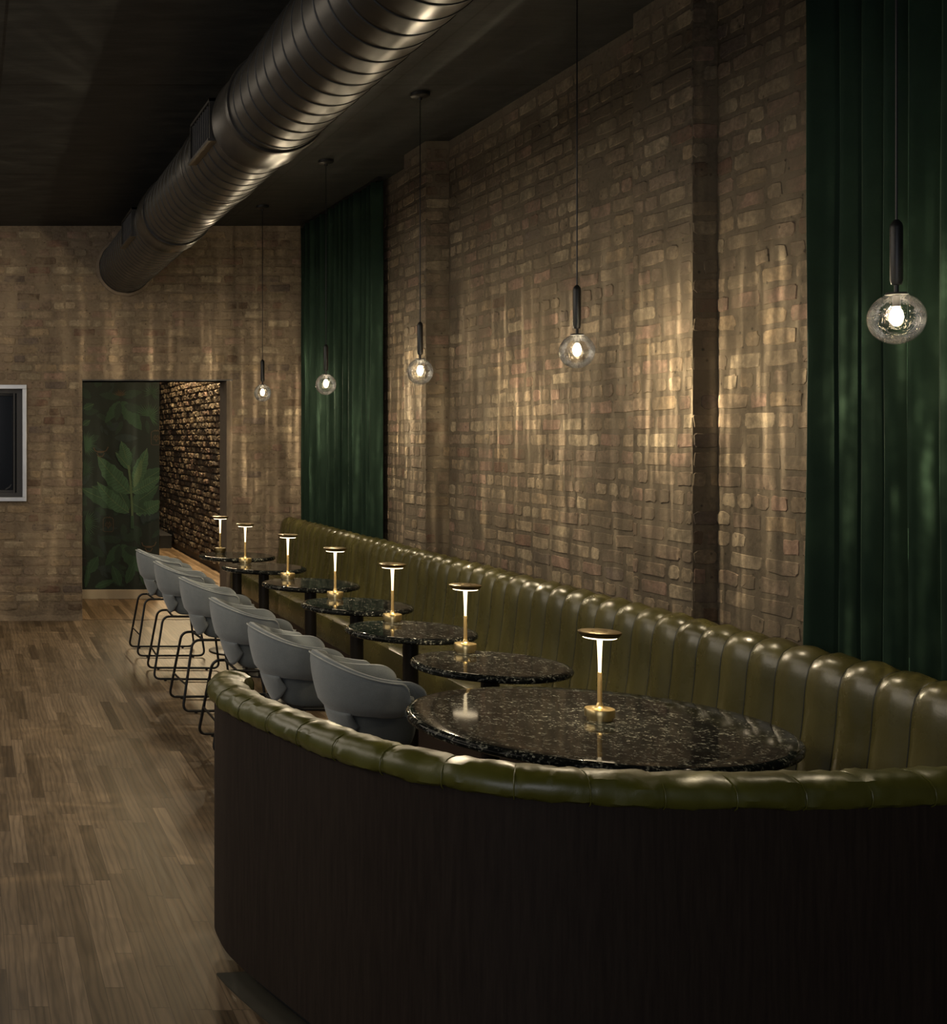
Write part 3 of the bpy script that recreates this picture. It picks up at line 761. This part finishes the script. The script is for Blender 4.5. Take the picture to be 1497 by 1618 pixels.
tl = ['small round black granite table closest to the doorway, farthest in the row',
      'small round black granite table, second from the doorway end of the row',
      'small round black granite table, third from the doorway end of the row',
      'small round black granite table, fourth from the doorway end of the row',
      'small round black granite table, fifth from the doorway, second before the big table',
      'small round black granite table standing just behind the large booth table']
for i, (x, y, R) in enumerate(tabs): table(x, y, R, tl[i], 'small round tables along the banquette', .225, .038, i)
e = table(2.115, 4.18, .60, 'large round black granite table inside the curved booth', None, .34, .055, 9)

# ------------------------------------------------------------------ table lamps
def make_lamp():
    e = empty('table_lamp', (0, 0, TZ))
    mb = MB(); mb.lathe([(0, 0), (.040, 0), (.040, .010), (.047, .011), (.0475, .036), (.046, .038), (.030, .0385), (.018, .041), (.011, .048), (.008, .058), (0, .058)], 40)
    mb.build('base', M['brass'], e)
    mb = MB(); mb.lathe([(.0075, .050), (.0070, .160), (.0050, .161), (0, .161)], 20); mb.build('lower_stem', M['brass_satin'], e)
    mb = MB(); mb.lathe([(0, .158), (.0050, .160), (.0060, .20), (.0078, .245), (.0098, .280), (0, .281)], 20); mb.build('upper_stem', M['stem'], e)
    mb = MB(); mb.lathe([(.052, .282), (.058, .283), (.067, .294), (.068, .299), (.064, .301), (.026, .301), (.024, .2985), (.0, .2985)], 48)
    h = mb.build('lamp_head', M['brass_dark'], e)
    mb = MB(); mb.lathe([(0, .2815), (.052, .2815), (.053, .279), (.050, .2775), (0, .2775)], 48); mb.build('light_ring', M['led'], h)
    mb = MB(); mb.lathe([(0, .2985), (.022, .2985), (.022, .3005), (.014, .3015), (0, .3015)], 24); mb.build('touch_button', M['brass_dark'], h)
    return e
lampdef = [(348, 869), (387.6, 886), (455, 911), (529.8, 942), (620.4, 979), (735.6, 1026.5), (948, 1136.7)]
ll = ['slim brass table lamp with dull dark base on the table closest to the doorway',
      'slim brass table lamp with lit disc on the second table from the doorway',
      'slim brass table lamp with lit disc on the third table from the doorway',
      'slim brass table lamp with lit disc on the fourth table from the doorway',
      'slim brass table lamp with lit disc on the fifth table from the doorway',
      'slim brass table lamp with lit disc on the small table behind the big one',
      'slim brass table lamp with lit disc on the large booth table']
proto = make_lamp()
alltabs = tabs+[(2.115, 4.18, .60)]
for i, (px, py) in enumerate(lampdef):
    Y = (CAMZ-TZ)*F/(py-690); tx, ty, R = alltabs[i]
    X = (px+50)*Y/F
    lim = R-.055; dx, dy = X-tx, Y-ty; d = math.hypot(dx, dy)
    if d > lim:            # slide along the sight line onto the table
        for _ in range(400):
            Y -= .002; X = (px+50)*Y/F
            if math.hypot(X-tx, Y-ty) <= lim: break
    o = proto if i == 0 else copy_tree(proto)
    o.location = (X, Y, TZ); tag(o, ll[i], 'lamp', 'brass lamps on the tables')
    l = bpy.data.lights.new('table_lamp_glow', 'SPOT'); l.energy = 8 if i else 3; l.color = (1, .80, .52); l.spot_size = math.radians(138); l.spot_blend = .3; l.shadow_soft_size = .05; l.specular_factor = 0
    lo = bpy.data.objects.new('table_lamp_glow', l); COL.objects.link(lo); lo.location = (0, 0, .272); lo.parent = o
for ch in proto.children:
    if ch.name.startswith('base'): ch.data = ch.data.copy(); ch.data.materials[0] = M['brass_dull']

# ------------------------------------------------------------------ pendants
def streaky(l, seed, power, base=.30):
    """light thrown by a bulb through rippled glass: bright vertical caustic streaks"""
    l.use_nodes = True; t = NT(l)
    g = t.n('ShaderNodeNewGeometry'); x, y, z = t.sep(g.outputs['Incoming'])
    h = t.math('SQRT', t.math('ADD', t.math('MULTIPLY', x, x), t.math('MULTIPLY', y, y)))
    az = t.math('ARCTAN2', y, x); el = t.math('DIVIDE', z, t.math('ADD', h, .02))
    a = t.noise(t.comb(t.math('MULTIPLY', az, 5.0), t.math('MULTIPLY', el, 1.1), seed), 1.6, 2, .5)
    b_ = t.noise(t.comb(t.math('MULTIPLY', az, 26.0), t.math('MULTIPLY', el, .9), seed+7.3), 1.0, 2, .55, .3)
    c = t.noise(t.comb(t.math('MULTIPLY', az, 30.0), t.math('MULTIPLY', el, 14.0), seed+3.1), 1.0, 1)
    s1 = t.ramp(a, [(.40, 0), (.66, 1)]); s2 = t.ramp(b_, [(.50, 0), (.58, .12), (.66, .45), (.74, 1)]); s3 = t.ramp(c, [(.4, .6), (.65, 1.3)])
    st = t.math('MULTIPLY', t.math('MULTIPLY', t.math('ADD', t.math('MULTIPLY', s2, t.math('ADD', s1, .15)), t.math('MULTIPLY', s1, .05)), s3), 7.5)
    # streaks live mostly level with and below the globe
    env = t.math('MULTIPLY', t.ramp(t.math('ADD', t.math('MULTIPLY', el, .25), .5), [(.0, .6), (.22, 1), (.52, .8), (.68, .25), (.85, 0)]), 1)
    up = t.ramp(t.math('ADD', t.math('MULTIPLY', el, .25), .5), [(0, .9), (.3, 1), (.6, .7), (1, .25)])
    val = t.math('ADD', t.math('MULTIPLY', up, base), t.math('MULTIPLY', st, env))
    em = t.n('ShaderNodeEmission'); em.inputs[0].default_value = (1, .82, .56, 1); t.l(val, em.inputs[1])
    o = t.n('ShaderNodeOutputLight'); t.l(em.outputs[0], o.inputs[0]); l.energy = power
def make_pendant():
    gz = 0   # origin at the ceiling, shape hangs below; globe centre at z = -drop
    e = empty('globe_pendant', (0, 0, CZ)); D = DROP
    mb = MB(); mb.lathe([(0, 0), (.055, 0), (.055, -.018), (.048, -.024), (.012, -.030), (.008, -.045), (0, -.045)], 32)
    cn_ = mb.build('ceiling_canopy', M['black'], e)
    mb = MB(); mb.tube([(0, 0, -.04), (0, 0, -D+.28)], .0032, 8); mb.build('cord', M['black'], e)
    mb = MB(); mb.lathe([(0, -D+.292), (.006, -D+.291), (.014, -D+.280), (.0165, -D+.268), (.0165, -D+.114), (.013, -D+.100), (.006, -D+.098), (.006, -D+.074), (0, -D+.074)], 24); mb.build('handle', M['black'], e)
    mb = MB(); mb.lathe([(0, -D+.078), (.026, -D+.076), (.030, -D+.070), (0, -D+.069)], 24); mb.build('cap', M['dark_frame'], e)
    mb = MB(); R = .073; pr = []
    for k in range(3, 37):
        a = PI*k/36; pr.append((R*math.sin(a)*(1), -D+R*1.04*math.cos(a)))
    rows = []
    for r, z in pr:
        rows.append([((r*(1+.02*noise.noise(Vector((math.cos(2*PI*q/40)*2, math.sin(2*PI*q/40)*2, z*30)))))*math.cos(2*PI*q/40), r*math.sin(2*PI*q/40), z) for q in range(40)])
    mb.grid(rows, closed_v=True)
    mb.build('glass_globe', M['glass'], e)
    mb = MB(); mb.lathe([(0, -D+.070), (.010, -D+.068), (.010, -D+.036), (0, -D+.034)], 16); so_ = mb.build('socket', M['dark_frame'], e)
    mb = MB(); mb.lathe([(0, -D+.036), (.007, -D+.034), (.015, -D+.020), (.018, -D+.004), (.015, -D-.010), (.008, -D-.020), (0, -D-.023)], 20); mb.build('bulb', M['bulb'], e)
    return e
DROP = CZ-2.13
pend = [(2.78, 3.695), (2.684, 5.44), (2.642, 7.215), (2.60, 8.97), (2.561, 10.74)]
pl_ = ['clear glass globe pendant hanging before the near green curtain at the right',
       'clear glass globe pendant hanging before brick between the two pilasters, second largest',
       'clear glass globe pendant hanging beside the farther pilaster, middle of the five',
       'clear glass globe pendant hanging before the far green curtain',
       'smallest clear glass globe pendant, hanging nearest the doorway']
pp = make_pendant()
for i, (x, y) in enumerate(pend):
    o = pp if i == 0 else copy_tree(pp)
    o.location = (x, y, CZ); o.scale = (1, 1, (1.016, 1.002, 1, 1, 1)[i]); tag(o, pl_[i], 'pendant lamp', 'glass globe pendants in a row')
    l = bpy.data.lights.new('pendant_glow', 'POINT'); l.shadow_soft_size = .012
    streaky(l, 3.7*i+1.2, 26, .22)
    lo = bpy.data.objects.new('pendant_glow', l); COL.objects.link(lo); lo.location = (0, 0, -DROP-.034); lo.parent = o

# ------------------------------------------------------------------ stools
def make_stool():
    e = empty('counter_stool', (0, 0, 0))     # origin under the seat centre, faces +x
    # wrap-around upholstered band: plan is a U, back at x=-.25
    HW = .255; ARM = .085
    half = [.9*i/26 for i in range(27)]+[.9+.1*math.sin(PI/2*i/9) for i in range(1, 10)]
    US = [-a for a in half[:0:-1]]+half
    def plan(u, grow=0.0, armx=ARM):      # u in -1..1 along the U
        a = abs(u); s_ = 1 if u > 0 else -1; arc = .80
        if a <= arc:
            th = (a/arc)*PI/2; x = -(HW+grow)*math.cos(th)*.97; y = s_*(HW+grow)*math.sin(th)**.92
        else:
            x = (a-arc)/(1-arc)*armx; y = s_*(HW+grow)
        return x, y
    def band_mesh(grow, th, z_bot, topf, armx, taper):
        mb = MB(); rows = []
        for u in US:
            zt = topf(u); a = abs(u)
            endf = max(0, (a-.90)/.10); q_ = 1-math.sqrt(max(0, 1-endf*endf)); zb = z_bot+.042*q_
            zt2 = zt-.060*q_
            # closed section: outer bottom -> outer top -> inner top -> inner bottom
            sec = []; K = 7
            for k in range(K+1):
                v = k/K; z = zb+(zt2-zb)*v
                bow = .010*math.sin(PI*v); g = grow-taper*(1-v)+bow - (.018 if k == 0 else .004 if k == K else 0)
                sec.append((g, z + (.0 if k else -.0)))
            sec.append((grow-th*.28, zt2+.010)); sec.append((grow-th*.72, zt2+.009))
            for k in range(K, -1, -1):
                v = k/K; z = zb+.01+(zt2-zb-.012)*v; sec.append((grow-taper*(1-v)-th+(.004 if k == K else 0)+(.012 if k == 0 else 0), z))
            row = []
            for g, z in sec:
                x, y = plan(u, g, armx+ (g-grow)*0); row.append((x, y, z))
            rows.append(row)
        mb.grid(rows, closed_v=True)
        for r_, sgn in ((rows[0], -1), (rows[-1], 1)):      # soft rounded arm ends
            cx_ = sum(p[0] for p in r_)/len(r_); cy = sum(p[1] for p in r_)/len(r_); cz = sum(p[2] for p in r_)/len(r_)
            rr = [r_]
            for q, ex in ((.90, .010), (.65, .018), (.3, .021)):
                rr.append([(cx_+ex, cy+(p[1]-cy)*q, cz+(p[2]-cz)*(q*.35+.65)) for p in r_])
            mb.grid(rr, closed_v=True, cap=True)
        return mb
    def top1(u): a = abs(u); return .748+.080*(0.5+0.5*math.cos(PI*min(a/.95, 1)))
    brst = band_mesh(0, .045, .600, top1, ARM, .045).build('backrest', M['wool'], e, merge=.0004)
    def top2(u): a = abs(u); return .738+.045*(0.5+0.5*math.cos(PI*min(a/.95, 1)))
    band_mesh(-.049, .035, .600, top2, ARM+.085, .045).build('inner_shell', M['wool'], e, merge=.0004)
    mb = MB(); P = []
    for u in US[4:-4]:
        endf = max(0, (abs(u)-.9)/.1); x, y = plan(u, .001); P.append((x, y, top1(u)-.060*(1-math.sqrt(max(0, 1-endf*endf)))+.001))
    mb.tube(P, .0035, 6); mb.build('rim_highlight', M['wool_light'], brst)  # pale tube added to imitate the highlight along the rim
    # seat cushion
    mb = MB(); rows = []
    for (q, z) in ((.0, .665), (.6, .668), (.90, .662), (.98, .645), (1.0, .62), (.98, .60), (.90, .59), (0, .588)):
        rows.append([((.19*q*math.cos(2*PI*k/40)+(.02 if True else 0))*1.0, .182*q*math.sin(2*PI*k/40), z) for k in range(40)])
    mb.grid(rows, closed_v=True); mb.build('seat', M['wool'], e)
    # bucket support: tapered body with a curved petal at the rear
    mb = MB(); rows = []
    for (hx, hy, z, ox) in ((.155, .165, .612, .015), (.152, .160, .56, .02), (.140, .152, .51, .025), (.125, .145, .475, .028), (.110, .135, .462, .03), (.0, .0, .461, .03)):
        row = []
        for k in range(44):
            a = 2*PI*k/44; c_, s_ = math.cos(a), math.sin(a); p_ = 3.2
            r = 1/((abs(c_)**p_+abs(s_)**p_)**(1/p_)); row.append((ox+hx*c_*r, hy*s_*r, z))
        rows.append(row)
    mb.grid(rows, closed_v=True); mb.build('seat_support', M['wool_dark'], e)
    mb = MB(); rows = []
    for i in range(17):
        s_ = -1+2*i/16; row = []
        zb = .464+.085*abs(s_)**3.2
        for k in range(9):
            v = k/8; z = zb+(.604-zb)*v; row.append((-.158+.040*(1-v)**1.6-.030*math.cos(s_*PI/2)*(.5+.5*v)+.025*abs(s_)**3, s_*.160*(.90+.10*v), z))
        rows.append(row)
    mb.grid(rows); pt = mb.build('support_petal', M['wool'], e); sm = pt.modifiers.new('thick', 'SOLIDIFY'); sm.thickness = .016; sm.offset = 1
    # frame
    def fillet(P, r, n=6, closed=True):
        out = []; N = len(P); P = [Vector(p) for p in P]
        for i in range(N):
            a, b_, c = P[i-1], P[i], P[(i+1) % N]; d1 = (a-b_).normalized(); d2 = (c-b_).normalized(); p1 = b_+d1*r; p2 = b_+d2*r
            for k in range(n+1):
                u = k/n; out.append((p1*(1-u)+b_*u)*(1-u)+(p2*u+b_*(1-u))*u)
        return out
    RR = .0085
    for s_ in (-1, 1):
        yb, yt = s_*.215, s_*.165
        P = [(-.275, yb, RR+.006), (.265, yb, RR+.006), (.205, yt, .455), (-.20, yt, .455)]
        fr_ = MB(); fr_.tube(fillet(P, .05), RR, 10, closed=True); f_ = fr_.build('side_frame', M['black'], e)
        for x in (-.19, .17):
            g = MB(); g.lathe([(0, 0), (.010, 0), (.010, .010), (0, .010)], 12, (x, yb, 0)); g.build('foot_glide', M['black'], f_)
    mb = MB(); yy = .215-.05*.36
    mb.tube([(-.275+.075*.36, -yy, .175), (-.275+.075*.36, yy, .175)], .0065, 8); mb.build('footrest', M['black'], e)
    for x in (-.13, .13):
        mb = MB(); mb.tube([(x, -.165, .455), (x, .165, .455)], .007, 8); mb.build('seat_crossbar', M['black'], e)
    return e
st = [(1.36, 10.0, 0), (1.362, 9.05, 0), (1.375, 8.03, 0), (1.37, 6.99, 0), (1.37, 6.03, 0), (1.46, 5.24, 0)]
sl = ['blue grey upholstered counter stool closest to the doorway, farthest of the six',
      'blue grey upholstered counter stool, second from the doorway',
      'blue grey upholstered counter stool, third from the doorway, just left of the booth corner',
      'blue grey upholstered counter stool right behind the booth corner, fourth from the doorway',
      'blue grey upholstered counter stool, fifth from the doorway, rounded support petal showing over the rail',
      'blue grey upholstered counter stool nearest the camera, touching the big table in view']
ps = make_stool()
for i, (x, y, r) in enumerate(st):
    o = ps if i == 0 else copy_tree(ps)
    o.location = (x+.248, y, 0); o.rotation_euler = (0, 0, math.radians((1, -2, 2, 0, -2, -1)[i])); tag(o, sl[i], 'stool', 'grey stools facing the banquette')
